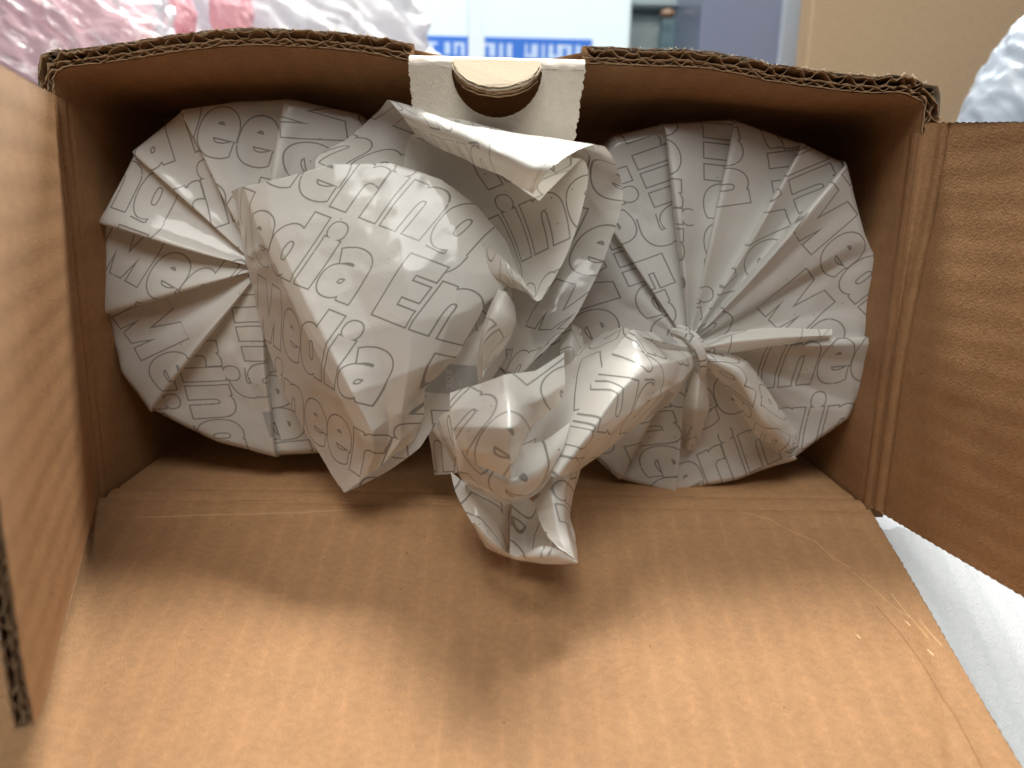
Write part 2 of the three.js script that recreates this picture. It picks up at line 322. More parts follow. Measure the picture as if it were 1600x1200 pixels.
{ // right flap, spread outwards
  const a = rad(9.5), dir = V(Math.sin(a), 0, Math.cos(a)), nrm = V(Math.cos(a), 0, -Math.sin(a));
  const frame = (c, q, off) => { const p = V(HX, c, 0.0002).addScaledVector(dir, q).addScaledVector(nrm, off * TH + 0.0055 * sstep(0.06, 0.16, c) * Math.min(1, q / 0.004 + 0.2)); p.y -= 0.0; return p; };
  flap('right_flap', frame, 0.0012, 0.1632, 0.16, (c, q) => [c + 0.07, q + 0.1], M.kraft, { seedv: 47, c1f: (q) => 0.1632 - 0.1 * q, relief: (c, q) => score(-q) + 0.00018 * n2(c * 22, q * 22 + 4) });
}
{ // front flap, sloping down towards the viewer
  const a = rad(20), dir = V(0, -Math.sin(a), Math.cos(a)), nrm = V(0, -Math.cos(a), -Math.sin(a));
  const frame = (c, q, off) => V(c, 0, 0.0002).addScaledVector(dir, q).addScaledVector(nrm, off * TH + 0.001 * n2(c * 9, q * 7) * sstep(0, 0.05, q) * (off < 0 ? 1 : 1));
  flap('front_flap', frame, -HX, HX - 0.0006, 0.24, (c, q) => [(c + FLAP.W / 2) / FLAP.W, 1 - q / FLAP.L], M.frontFlap, { seedv: 59, relief: (c, q) => score(-q * 0.7) - 0.0010 * Math.exp(-Math.pow((c - 0.153 - 0.012 * Math.sin(q * 30)) / 0.003, 2)) * sstep(0.03, 0.07, q) + 0.0002 * n2(c * 26, q * 26) });
}
M.frontFlap.bumpMap = scaled(bump, 0.16 / FLAP.W, 0.16 / FLAP.L);

// closure tab: folded down over the mouth from the upper rim, its white outside facing out, with a half-round thumb hole
{
  const pTL = at(640, 88, 0.004), pTR = at(914, 84, 0.004);
  const xl = pTL.x, xr = pTR.x, yT = pTL.y + 0.0005, w = xr - xl, hgt = 0.030, lean = rad(9), th = 0.006;
  const hx0 = at(706, 105, 0.006).x, hx1 = at(847, 105, 0.006).x, hr = (hx1 - hx0) / 2, hcx = (hx0 + hx1) / 2, hy = yT - 0.0045 - 0.0010;
  const tab = new THREE.Group(); tab.name = 'closure_tab'; box.add(tab); tab.userData.label = 'white tab with a half round thumb hole folded over the upper rim';
  const shape = new THREE.Shape();
  const rag = (t, k) => 0.0005 * n2(t * 500, k) + 0.0003 * n2(t * 1400, k);
  const top = yT - 0.0045;
  shape.moveTo(xl, top);
  for (let k = 1; k <= 40; k++) { const t = k / 40; shape.lineTo(xl + 0.0012 * t + rag(t * hgt, 1), lerp(top, top - hgt + 0.010, t)); }
  for (let k = 0; k <= 40; k++) { const t = 1 - k / 40; shape.lineTo(xr - 0.0035 * t + rag(t * hgt, 2), lerp(top, top - hgt - 0.003, t)); }
  shape.lineTo(xl, top);
  const hole = new THREE.Path(); const N = 40;
  for (let k = 0; k <= N; k++) { const a = Math.PI * (k / N), r = hr * (1 + 0.006 * Math.sin(k * 3.1) + 0.006 * n2(k * 0.9, 3)); const X = hcx - Math.cos(a) * r, Y = hy - Math.sin(a) * r * 0.96; k ? hole.lineTo(X, Y) : hole.moveTo(X, Y); }
  shape.holes.push(hole);
  const face = new THREE.ExtrudeGeometry(shape, { depth: th, bevelEnabled: false });
  const bend = (g) => { const p = g.attributes.position; for (let i = 0; i < p.count; i++) { const y = p.getY(i), dy = top - y; p.setXYZ(i, p.getX(i), y, p.getZ(i) + 0.0012 - dy * Math.tan(lean)); } g.computeVertexNormals(); return g; };
  const front = part('tab_board', bend(face), [M.tabBoard, M.kraftEdge], tab);
  // the fold that joins tab and roof: a soft bend over the rim
  part('tab_fold', [grid(60, 18, (u, v) => { const a = v * Math.PI * 0.62, x = lerp(xl, xr, u) + 0.0004 * n2(v * 9, u > 0.5 ? 4 : 8) * (u < 0.02 || u > 0.98 ? 1 : 0), r = 0.0046 + 0.0003 * n2(x * 60, v * 3); return [x, top + Math.sin(a) * r * 0.98, 0.0012 + th - r + Math.cos(a) * r + 0.0003 * n2(x * 120, v * 2 + 5), x, v * 0.02]; }),
    grid(60, 10, (u, v) => { const x = lerp(xl, xr, u), a = Math.PI * 0.62, r = 0.0046; return [x, lerp(top + Math.sin(a) * r * 0.98, roofY(x, -0.05) + TH + 0.0007, v), 0.0012 + th - r + Math.cos(a) * r - v * 0.05, x, 0.02 + v * 0.05]; })], M.tabBoard, tab);
  // the tongue pushed up out of the hole
  const ts = new THREE.Shape(); for (let k = 0; k <= N; k++) { const a = Math.PI * k / N, r = hr * 0.985 * (1 + 0.012 * n2(k * 0.7, 8)); const X = -Math.cos(a) * r, Y = -Math.sin(a) * r * 0.96; k ? ts.lineTo(X, Y) : ts.moveTo(X, Y); }
  const tongue = new THREE.Group();
  const layers = [];
  const mk = (z0, z1, sc, sd) => { const g = new THREE.ExtrudeGeometry(ts, { depth: z1 - z0, bevelEnabled: false, steps: 1, curveSegments: 30 }); const p = g.attributes.position; for (let i = 0; i < p.count; i++) { const x = p.getX(i), y = p.getY(i), k = sc + 0.02 * n2(x * 260 + sd, y * 260); p.setXYZ(i, x * k, y * k, p.getZ(i) + z0 + 0.0004 * n2(x * 160, y * 160 + sd) * (y < -0.004 ? 1 : 0)); } g.computeVertexNormals(); return g; };
  const rx = rad(-44);
  const place = (g) => { g.rotateX(rx); g.translate(hcx, hy + 0.0008, 0.0012 + th * 0.55); return g; };
  part('tongue', [place(mk(0.0030, 0.0036, 1.0, 1)), place(mk(0.0038, 0.0043, 0.965, 9))], M.creamEdge, tab, 'torn cream tongue pushed out of the thumb hole');
  part('tongue_core', [place(mk(0.0021, 0.0026, 0.985, 5)), place(mk(0.0011, 0.0016, 0.97, 6)), place(mk(0.0, 0.0006, 0.985, 7)), place(mk(0.0004, 0.0034, 0.93, 3))], M.kraftEdge, tab);
}

// ---------------------------------------------------------------- printed film bundles
const cr = (p0, p1, p2, p3, t) => 0.5 * (2 * p1 + (p2 - p0) * t + (2 * p0 - 5 * p1 + 4 * p2 - p3) * t * t + (3 * p1 - p0 - 3 * p2 + p3) * t * t * t);
const crV = (a, b, c, d, t) => V(cr(a.x, b.x, c.x, d.x, t), cr(a.y, b.y, c.y, d.y, t), cr(a.z, b.z, c.z, d.z, t));
const ext = (a, b) => a.clone().multiplyScalar(2).sub(b);
function spline(list, t, crisp = 0) {
  const n = list.length - 1, f = clamp(t, 0, 1) * n, i = Math.min(n - 1, Math.floor(f)), l = f - i;
  const p1 = list[i], p2 = list[i + 1], p0 = i ? list[i - 1] : ext(p1, p2), p3 = i + 2 <= n ? list[i + 2] : ext(p2, p1);
  const q = crV(p0, p1, p2, p3, l);
  return crisp ? q.lerp(p1.clone().lerp(p2, l), crisp) : q;
}
// creased film: straight-edged facets and short sharp ridges
const ridged = (x, y, o) => { const a = n3(x, y, o), b = n3(x * 2.1 + 4, y * 2.1, o + 7); return (1 - Math.abs(a)) * 0.65 + (1 - Math.abs(b)) * 0.3 - 0.6; };
// flat facets that meet in creases: random heights on a jittered lattice, joined by triangles
const hash = (i, j, k) => { let t = Math.imul(i | 0, 374761393) ^ Math.imul(j | 0, 668265263) ^ Math.imul(k | 0, 2147483647 - 58); t = Math.imul(t ^ (t >>> 13), 1274126177); t = Math.imul(t ^ (t >>> 16), 2246822519); return ((t ^ (t >>> 15)) >>> 0) / 4294967296 - 0.5; };
function facet(x, y, k) {
  const a = k * 1.7, c = Math.cos(a), q = Math.sin(a), wx = 0.35 * n2(x * 0.6 + k, y * 0.6), wy = 0.35 * n2(x * 0.6, y * 0.6 - k), X = x * c - y * q + wx, Y = x * q + y * c + wy, i = Math.floor(X), j = Math.floor(Y), u = X - i, v = Y - j;
  const h = (di, dj) => hash(i + di, j + dj, k * 10);
  if ((i * 7 + j * 13 + k) & 1) return u + v < 1 ? h(0, 0) + (h(1, 0) - h(0, 0)) * u + (h(0, 1) - h(0, 0)) * v : h(1, 1) + (h(0, 1) - h(1, 1)) * (1 - u) + (h(1, 0) - h(1, 1)) * (1 - v);
  return u > v ? h(0, 0) + (h(1, 0) - h(0, 0)) * u + (h(1, 1) - h(1, 0)) * v : h(0, 0) + (h(1, 1) - h(0, 1)) * u + (h(0, 1) - h(0, 0)) * v;
}
const facets = (x, y, k) => facet(x * 46, y * 46, k) * 1.0 + facet(x * 105, y * 105, k + 3) * 0.38 + facet(x * 240, y * 240, k + 5) * 0.1;
function sheet(rows, { rot = 0, off = [0, 0], crumple = 0.0011, sc = 26, res = 14, seedv = 1, crisp = 0.45, zk = 1.5, stretch = 1, planar = true } = {}) {
  const ctl = rows.map((r) => r.map(([x, y, z]) => at(x, y, z > 0 ? z * zk : z)));
  const nR = (rows.length - 1) * res, nC = (rows[0].length - 1) * res;
  const pts = [];
  for (let i = 0; i <= nR; i++) {
    const cols = []; for (let k = 0; k < rows[0].length; k++) cols.push(spline(ctl.map((r) => r[k]), i / nR, crisp));
    const line = []; for (let j = 0; j <= nC; j++) line.push(spline(cols, j / nC, crisp));
    pts.push(line);
  }
  // arc length coordinates, averaged over the sheet so that lettering does not shear
  const U = new Float32Array(nC + 1), W = new Float32Array(nR + 1);
  for (let j = 1; j <= nC; j++) { let s = 0; for (let i = 0; i <= nR; i++) s += pts[i][j].distanceTo(pts[i][j - 1]); U[j] = U[j - 1] + s / (nR + 1); }
  for (let i = 1; i <= nR; i++) { let s = 0; for (let j = 0; j <= nC; j++) s += pts[i][j].distanceTo(pts[i - 1][j]); W[i] = W[i - 1] + s / (nC + 1); }
  const c = Math.cos(rot), sn = Math.sin(rot);
  // gently bent sheets: lengths measured straight across, along the sheet's own two directions
  const e1 = pts[nR >> 1][nC].clone().sub(pts[nR >> 1][0]).normalize(), e2 = pts[nR][nC >> 1].clone().sub(pts[0][nC >> 1]); e2.addScaledVector(e1, -e2.dot(e1)).normalize();
  const nrm = (i, j) => { const a = pts[Math.min(nR, i + 1)][j].clone().sub(pts[Math.max(0, i - 1)][j]), b = pts[i][Math.min(nC, j + 1)].clone().sub(pts[i][Math.max(0, j - 1)]); return a.cross(b).normalize(); };
  return grid(nR, nC, (u, v, i, j) => {
    const p = pts[i][j].clone(), n = nrm(i, j), q = p.clone().sub(pts[0][0]), x = planar ? q.dot(e1) : U[j], y = planar ? q.dot(e2) : W[i];
    const d = crumple * (1.7 * facets(x, y, seedv) + 0.3 * ridged(x * sc, y * sc, seedv * 3.7));
    p.addScaledVector(n, Number.isFinite(n.x) ? d : 0);
    return [p.x, p.y, p.z, (x * c - y * sn) * stretch + off[0], -(x * sn + y * c) + off[1]];
  });
}

// pleated face of a drum-shaped bundle, gathered to a knot
function pleated(K, zK, rim, zRim, back, sd) {
  const k0 = at(K[0], K[1], zK), vs = rim.map(([x, y]) => at(x, y, zRim)), n = vs.length, out = [];
  const prof = [[0, 0], [0.02, 0.02], [0.05, 0.06], [0.1, 0.13], [0.2, 0.27], [0.3, 0.41], [0.42, 0.56], [0.54, 0.71], [0.64, 0.845], [0.72, 0.945], [0.78, 0.98], [0.83, 0.995], [0.88, 1.0], [1, 0.985]];
  const radial = (q) => { let i = 0; while (i < prof.length - 2 && prof[i + 1][0] < q) i++; const t = (q - prof[i][0]) / (prof[i + 1][0] - prof[i][0]); return lerp(prof[i][1], prof[i + 1][1], clamp(t, 0, 1)); };
  const top = zRim + 0.007;
  const depth = (q) => q < 0.7 ? lerp(zK, top, Math.pow(sstep(0, 1, q / 0.7), 0.6)) : q < 0.88 ? top - 0.013 * Math.pow((q - 0.7) / 0.18, 2.4) : zRim - 0.006 - (q - 0.88) / 0.12 * back;
  const folds = []; for (let i = 0; i < n; i++) if (rim[i][2]) folds.push(i);
  for (let f = 0; f < folds.length; f++) {
    const i0 = folds[f], i1 = folds[(f + 1) % folds.length], m = ((i1 - i0 + n) % n) || n, amp = rim[i0][2] * 0.72, rot = rim[i0][3] ?? 0, ox = rnd() * FILM.W, oy = rnd() * FILM.H, sp = 1.2 + rnd() * 1.3;
    const edgeAt = (a) => { const t = clamp(a, 0, 1.15) * m, k = Math.min(Math.floor(t), m), l = t - k; return vs[(i0 + k) % n].clone().lerp(vs[(i0 + k + 1) % n], Math.min(l, 1)); };
    const wide = 1 / m;
    // fold edge rolled under at its start, running out flat under the next fold
    const prof2 = [[0.14 * wide, -0.0006, 0], [0.07 * wide, 0.0002, 0], [0.02 * wide, 0.3, 1], [0.0, 0.68, 1], [0.01 * wide, 0.92, 1], [0.05 * wide, 1.0, 1]];
    const main = 16 * m; for (let k = 1; k <= main; k++) { const t = k / main; prof2.push([lerp(0.05 * wide, 1 + 0.12 * wide, t), Math.pow(1 - Math.min(1, t * (0.75 + 0.25 * m)), sp) + 0.22 * Math.max(0, Math.sin(t * 3.14 * m + i0)) * (m > 1 ? 1 : 0.4), 1]); }
    out.push(grid(64, prof2.length - 1, (u, v, iq, j) => {
      const q = u, [a, hh, lit] = prof2[j], r = radial(q), g = Math.pow(Math.sin(Math.PI * clamp(r, 0, 1) * 0.9 + 0.04), 0.9) * (1 - sstep(0.78, 0.9, q)) + 0.13 * sstep(0.1, 0.5, q) * (1 - sstep(0.86, 0.97, q));
      const e = edgeAt(a), bend = 0.012 * Math.sin(r * 5 + i0 * 2.1) * r * (1 - r);             // folds are never quite straight
      const dx = e.x - k0.x, dy = e.y - k0.y, x = k0.x + dx * r - dy * bend, y = k0.y + dy * r + dx * bend;
      const z = depth(q) + amp * hh * g + 0.0017 * facets(x, y, sd + i0) * sstep(0.06, 0.3, r) * (1 - 0.6 * sstep(0.85, 0.9, q)) - (lit ? 0 : 0.0008);
      const c = Math.cos(rot), s = Math.sin(rot), back2 = q > 0.88 ? (q - 0.88) / 0.12 * back : 0, X = x + dx * back2 * 4, Y = y + dy * back2 * 4;
      return [x, y, z, X * c - Y * s + ox, X * s + Y * c + oy];
    }));
  }
  return out;
}
const bagL = thing('plastic_bag', 'left plastic bundle with large crumpled open mouth hanging over the middle', 'plastic bag');
const bagR = thing('plastic_bag', 'right pleated plastic bundle tied in a knot beside the right box wall', 'plastic bag');

const rimL = [[290, 171, .006, .2], [375, 158], [455, 154, .010, 1.45], [560, 177], [648, 245], [700, 350], [712, 450], [690, 560], [620, 660], [530, 704, .006, 1.3], [440, 711, .009, 1.35], [345, 690], [245, 641, .010, 1.0], [195, 579], [171, 490, .010, .42], [166, 347, .011, .3], [215, 236, .006, -.4]];
part('pleated_face', pleated([410, 420], -0.020, rimL, -0.032, 0.075, 3), M.film, bagL);
const rimR = [[905, 290, .005, 1.1], [955, 212], [1030, 194, .012, 1.5], [1140, 185, .008, 1.3], [1246, 221, .010, 1.05], [1312, 250, .013, .72], [1345, 362], [1371, 410], [1362, 520, .010, -.08], [1346, 602], [1322, 652], [1240, 713, .007, -.55], [1150, 746], [1049, 769, .010, 1.2], [964, 746, .006, 1.1], [900, 690], [868, 590], [866, 480], [880, 380]];
part('pleated_face', pleated([1075, 538], -0.014, rimR, -0.032, 0.075, 11), M.film, bagR);

// -- left bag: the tail
const A0 = [[[366, 312, -.016], [388, 309, -.013], [420, 305, -.010], [520, 285, -.004], [610, 285, 0], [685, 308, 0], [738, 345, -.002]]];
part('front_sheet', sheet([...A0,
  [[362, 297, -.008], [380, 291, .004], [415, 283, .007], [520, 256, .008], [610, 256, .008], [690, 282, .007], [745, 322, .005]],
  [[372, 340, -.012], [404, 362, .010], [425, 357, .013], [520, 340, .014], [620, 340, .015], [715, 360, .014], [790, 375, .010]],
  [[388, 420, -.015], [444, 447, .017], [464, 441, .020], [545, 430, .020], [635, 420, .022], [725, 425, .019], [812, 430, .014]],
  [[405, 500, -.014], [488, 538, .023], [508, 530, .027], [580, 515, .026], [645, 500, .027], [705, 495, .024], [758, 475, .018]],
  [[435, 590, -.010], [530, 622, .028], [550, 614, .032], [600, 598, .028], [638, 580, .029], [678, 570, .025], [717, 556, .019]],
  [[480, 680, -.002], [566, 685, .027], [582, 674, .030], [607, 655, .025], [628, 642, .026], [646, 627, .022], [664, 608, .017]],
  [[515, 735, .008], [570, 720, .024], [585, 710, .026], [606, 698, .022], [626, 686, .022], [645, 671, .019], [661, 650, .016]],
  [[538, 770, .014], [560, 754, .020], [574, 743, .022], [588, 733, .021], [604, 721, .021], [625, 703, .019], [645, 688, .016]]],
  { rot: -0.42, off: [0.162, 0.0895], seedv: 1, crumple: 0.0006, sc: 14, res: 20, zk: 1.25, crisp: 0.9 }), M.film, bagL);
part('rolled_edge', sheet([
  [[650, 215, -.002], [720, 245, .010], [780, 275, .020], [815, 293, .026], [833, 303, .029]],
  [[630, 185, .004], [710, 212, .018], [780, 240, .030], [830, 262, .036], [857, 266, .036]],
  [[612, 160, .000], [700, 188, .012], [790, 212, .022], [860, 230, .028], [900, 238, .029]],
  [[606, 155, -.008], [700, 183, .002], [800, 205, .010], [880, 220, .014], [945, 230, .014]],
  [[590, 175, -.022], [690, 200, -.016], [800, 225, -.008], [900, 240, -.004], [970, 275, .000]],
  [[545, 215, -.021], [660, 250, -.020], [790, 290, -.014], [900, 320, -.006], [971, 325, -.001]],
  [[493, 252, -.018], [640, 310, -.017], [790, 370, -.010], [890, 390, -.004], [945, 402, .000]],
  [[520, 330, -.013], [660, 390, -.012], [790, 440, -.004], [860, 460, .004], [915, 466, .004]],
  [[600, 400, -.010], [700, 440, -.006], [790, 490, .002], [840, 505, .008], [892, 504, .008]],
  [[700, 500, -.004], [740, 540, .000], [775, 570, .006], [812, 583, .010], [850, 548, .010]]],
  { rot: -0.1, off: [0.09, 0.047], seedv: 2, planar: false, crumple: 0.0009, res: 13, crisp: 0.15 }), M.film, bagL);
part('inner_sheet', sheet([
  [[650, 215, -.003], [720, 245, .009], [790, 280, .019], [843, 313, .027]],
  [[660, 205, -.014], [740, 235, -.006], [820, 258, .004], [884, 272, .012]],
  [[640, 215, -.019], [740, 235, -.014], [840, 240, -.002], [910, 249, .008]],
  [[630, 260, -.017], [730, 270, -.012], [835, 275, .002], [919, 275, .012]],
  [[640, 310, -.012], [740, 320, -.006], [830, 330, .008], [907, 335, .018]],
  [[680, 370, -.006], [760, 380, .000], [825, 400, .012], [880, 410, .022]],
  [[720, 430, .000], [780, 440, .006], [820, 455, .016], [845, 467, .024]],
  [[740, 430, .010], [775, 430, .014], [805, 440, .019], [830, 458, .025]],
  [[750, 380, .011], [775, 395, .014], [795, 412, .016], [813, 430, .017]]],
  { rot: 0.55, off: [0.02, 0.03], seedv: 3, planar: false, crumple: 0.0007, res: 12, crisp: 0.2 }), M.film, bagL);
part('lower_hem', sheet([
  [[545, 745, .009], [600, 700, .012], [640, 660, .012], [655, 620, .012], [700, 560, .012], [760, 500, .012], [800, 440, .008]],
  [[542, 765, .012], [604, 725, .015], [650, 685, .014], [664, 645, .013], [705, 590, .014], [760, 535, .013], [800, 480, .009]],
  [[540, 771, .013], [606, 736, .015], [655, 700, .014], [677, 668, .012], [715, 640, .012], [770, 590, .010], [815, 520, .006]]],
  { rot: 0.8, off: [0.1, 0.0], seedv: 4, crumple: 0.0009, zk: 1.3 }), M.film, bagL);
part('curled_fold', sheet([
  [[750, 602, .022], [748, 550, .024], [760, 495, .024], [779, 453, .018]],
  [[753, 585, .027], [758, 530, .031], [776, 480, .031], [790, 456, .022]],
  [[757, 575, .025], [776, 535, .029], [797, 500, .029], [799, 468, .020]],
  [[760, 578, .019], [790, 540, .021], [806, 503, .019], [803, 475, .012]],
  [[753, 592, .013], [766, 550, .011], [779, 505, .009], [785, 470, .006]],
  [[747, 600, .016], [752, 560, .014], [760, 510, .012], [775, 470, .008]]],
  { rot: 1.2, off: [0.05, 0.06], seedv: 5, planar: false, crumple: 0.0004, crisp: 0.1 }), M.film, bagL);

part('under_fold', sheet([
  [[755, 565, -.002], [800, 555, .004], [845, 538, .003], [896, 515, -.004]],
  [[755, 590, .002], [795, 585, .007], [842, 575, .006], [896, 560, -.002]],
  [[755, 625, .004], [795, 622, .008], [840, 620, .008], [896, 610, .000]]],
  { rot: 0.5, off: [0.2, 0.02], seedv: 22, crumple: 0.0007 }), M.film, bagL);

// -- right bag: twisted neck, knot and tail
part('neck_sheet', sheet([
  [[1082, 545, -.008], [1040, 545, .004], [988, 517, .012], [940, 580, .020], [895, 660, .028], [850, 745, .034]],
  [[1088, 555, -.006], [1055, 565, .012], [1005, 575, .024], [960, 620, .030], [920, 680, .034], [868, 745, .036]],
  [[1088, 565, -.008], [1068, 595, .010], [1020, 625, .022], [975, 655, .028], [930, 695, .030], [890, 738, .032]],
  [[1080, 575, -.012], [1057, 620, .000], [1010, 657, .010], [970, 690, .016], [935, 715, .020], [905, 736, .024]]],
  { rot: -2.5, off: [0.16, 0.05], seedv: 6, crumple: 0.0012, res: 18, crisp: 0.7 }), M.film, bagR);
part('neck_back_sheet', sheet([
  [[988, 517, .011], [940, 580, .019], [895, 660, .027], [850, 745, .033]],
  [[975, 512, .006], [915, 570, .014], [865, 650, .022], [830, 735, .030]],
  [[945, 520, -.006], [890, 560, .004], [845, 640, .012], [815, 700, .022]],
  [[915, 540, -.014], [880, 580, -.006], [840, 640, .000], [800, 690, .010]]],
  { rot: 2.1, off: [0.205, 0.072], seedv: 7, crumple: 0.0008 }), M.film, bagR);
part('neck_upper_fold', sheet([
  [[988, 514, .009], [1035, 521, .001], [1082, 536, -.010]],
  [[996, 524, .014], [1040, 534, .006], [1086, 546, -.006]],
  [[1000, 537, .010], [1042, 547, .004], [1084, 553, -.008]]],
  { rot: 0.2, off: [0.12, 0.08], seedv: 8, crumple: 0.0005 }), M.film, bagR);
part('tail_front', sheet([
  [[705, 615, .030], [750, 601, .034], [788, 587, .040], [837, 580, .034], [880, 552, .026]],
  [[704, 640, .034], [750, 635, .042], [794, 632, .050], [835, 628, .042], [882, 600, .032]],
  [[706, 668, .036], [750, 668, .046], [796, 670, .056], [828, 660, .044], [874, 628, .034]],
  [[718, 700, .036], [758, 708, .046], [797, 712, .054], [813, 690, .046], [840, 660, .038]],
  [[745, 725, .036], [772, 738, .044], [797, 748, .050], [801, 735, .046], [810, 700, .040]]],
  { rot: -0.9, off: [0.02, 0.085], seedv: 9, crumple: 0.0011, crisp: 0.75 }), M.film, bagR);
part('tail_lobe', sheet([
  [[706, 665, .028], [760, 710, .034], [800, 700, .036], [850, 690, .034], [890, 660, .029]],
  [[708, 700, .030], [755, 735, .038], [800, 752, .044], [845, 732, .040], [878, 700, .033]],
  [[715, 735, .028], [755, 762, .036], [800, 776, .042], [840, 763, .038], [864, 735, .033]],
  [[728, 758, .020], [760, 778, .026], [795, 789, .031], [830, 778, .029], [850, 758, .026]]],
  { rot: -0.7, off: [0.06, 0.04], seedv: 10, crumple: 0.0010 }), M.film, bagR);
part('tail_right', sheet([
  [[838, 740, .026], [866, 735, .031], [890, 733, .030], [909, 731, .022]],
  [[834, 778, .028], [862, 775, .034], [882, 772, .032], [898, 772, .024]],
  [[843, 815, .034], [868, 812, .038], [885, 812, .036], [893, 808, .028]],
  [[857, 840, .040], [876, 845, .042], [892, 850, .042], [903, 848, .036]],
  [[875, 856, .043], [887, 864, .044], [898, 872, .044], [905, 881, .042]]],
  { rot: 1.5, off: [0.13, 0.033], seedv: 11, crumple: 0.0010 }), M.film, bagR);
part('tail_lip', sheet([
  [[741, 816, .033], [771, 847, .040], [806, 870, .046], [846, 853, .047], [872, 858, .046], [901, 877, .045]],
  [[738, 817, .031], [765, 853, .038], [806, 873, .044], [848, 870, .048], [874, 872, .046], [903, 880, .045]],
  [[736, 814, .027], [760, 856, .032], [802, 874, .038], [845, 880, .041], [872, 881, .042], [904, 881, .043]]],
  { rot: 0.3, off: [0.03, 0.01], seedv: 12, crumple: 0.0003 }), M.film, bagR);
part('tail_inner', [sheet([
  [[704, 738, .017], [740, 765, .021], [780, 785, .022], [815, 782, .020]],
  [[712, 770, .022], [745, 790, .026], [780, 805, .024], [808, 800, .014]],
  [[728, 800, .027], [755, 815, .029], [782, 825, .026], [803, 830, .014]],
  [[745, 828, .031], [769, 845, .033], [786, 858, .031], [798, 866, .022]]],
  { rot: 0.9, off: [0.198, 0.0745], seedv: 13, crumple: 0.0007 }),
sheet([
  [[803, 772, .022], [822, 778, .018], [862, 800, .028]],
  [[797, 830, .024], [822, 838, .021], [872, 838, .034]],
  [[796, 870, .032], [822, 876, .033], [880, 864, .042]]],
  { rot: 0.9, off: [0.205, 0.0745], seedv: 14, crumple: 0.0005 })], M.film, bagR);
part('tail_side_fold', [sheet([
  [[676, 672, .012], [690, 648, .016], [708, 640, .020]],
  [[690, 692, .014], [700, 684, .020], [713, 684, .024]],
  [[712, 730, .016], [715, 724, .021], [720, 716, .024]]],
  { rot: 0.4, off: [0.04, 0.055], seedv: 15, crumple: 0.0004 }),
sheet([
  [[664, 640, -.004], [690, 640, .002], [720, 650, .004]],
  [[672, 690, -.002], [694, 695, .004], [722, 700, .006]],
  [[679, 742, .000], [696, 741, .004], [724, 737, .008]]],
  { rot: 0.2, off: [0.1, 0.065], seedv: 16, crumple: 0.0005 }),
sheet([
  [[876, 515, -.002], [894, 506, .001], [909, 514, -.006]],
  [[874, 548, .006], [895, 545, .009], [914, 546, -.004]],
  [[878, 582, .004], [892, 579, .006], [906, 568, -.004]]],
  { rot: 0.7, off: [0.15, 0.02], seedv: 17, crumple: 0.0005 })], M.film, bagR);
part('loose_fold', [sheet([
  [[1102, 541, -.010], [1168, 564, -.010], [1216, 634, -.013], [1254, 692, -.030]],
  [[1098, 550, -.002], [1158, 578, .002], [1200, 646, -.001], [1238, 700, -.018]],
  [[1094, 555, -.001], [1150, 590, .002], [1188, 656, -.001], [1224, 706, -.018]],
  [[1089, 563, -.006], [1136, 606, -.007], [1170, 664, -.012], [1206, 712, -.030]]],
  { rot: -0.9, off: [0.205, 0.05], seedv: 18, planar: false, crumple: 0.0007 }),
sheet([
  [[1104, 590, -.010], [1108, 640, -.013], [1085, 705, -.026]],
  [[1093, 585, -.002], [1088, 640, -.002], [1076, 702, -.018]],
  [[1084, 580, -.006], [1066, 640, -.010], [1068, 700, -.026]]],
  { rot: 1.3, off: [0.05, 0.03], seedv: 19, planar: false, crumple: 0.0006 }),
sheet([
  [[1090, 542, -.008], [1140, 520, -.008], [1210, 512, -.012], [1300, 514, -.020]],
  [[1090, 546, -.001], [1142, 534, .000], [1212, 528, -.003], [1300, 524, -.014]],
  [[1092, 552, -.008], [1140, 552, -.006], [1208, 540, -.009], [1295, 530, -.020]]],
  { rot: 0.0, off: [0.01, 0.03], seedv: 21, planar: false, crumple: 0.0005 })], M.film, bagR);
{ // the twisted band round the neck
  const tubes = [];
  const band = (pts, r, tw) => {
    const curve = new THREE.CatmullRomCurve3(pts.map((p) => at(...p))), N = 60, fr = curve.computeFrenetFrames(N, false);
    tubes.push(grid(N, 16, (u, v, i) => { const c = curve.getPointAt(u), a = v * Math.PI * 2, rr = r * (1 + 0.22 * Math.sin(a * 5 + u * tw)) * (0.75 + 0.35 * Math.sin(Math.PI * u)); c.addScaledVector(fr.normals[i], Math.cos(a) * rr).addScaledVector(fr.binormals[i], Math.sin(a) * rr); return [c.x, c.y, c.z, 0.2 + u * 0.03, 0.0745 + v * 0.004]; }));
  };
  band([[1046, 516, -.012], [1072, 524, -.004], [1090, 540, .001], [1098, 562, .001], [1095, 588, -.004], [1086, 604, -.012]], 0.0016, 4);
  band([[1056, 510, -.014], [1080, 520, -.008], [1098, 540, -.004], [1102, 562, -.008]], 0.0011, 5);
  part('knot', tubes, M.film, bagR, 'tightly twisted film knot');
}

// ---------------------------------------------------------------- the white carton beneath
{
  const c = thing('white_carton', 'white corrugated carton beneath the open box, its ribbed lid sloping to the front', 'carton', [0.02, -0.012, 0]);
  part('carton_body', new RoundedBoxGeometry(0.66, 0.34, 0.42, 2, 0.004).translate(0.02, -0.012 - 0.171, -0.215), M.whiteBoard, c);
  const a = rad(31);
  part('carton_lid', [0, 1].map((k) => grid(260, 30, (u, v) => { const x = lerp(-0.36, 0.40, u), q = v * 0.42, w = k ? 0 : 0.0011 * Math.cos(x / 0.0104 * 6.283); return [x + 0.0, -0.0117 - Math.sin(a) * q + w - k * 0.004, -0.006 + Math.cos(a) * q, x, q]; })), M.whiteBoard, c);
}

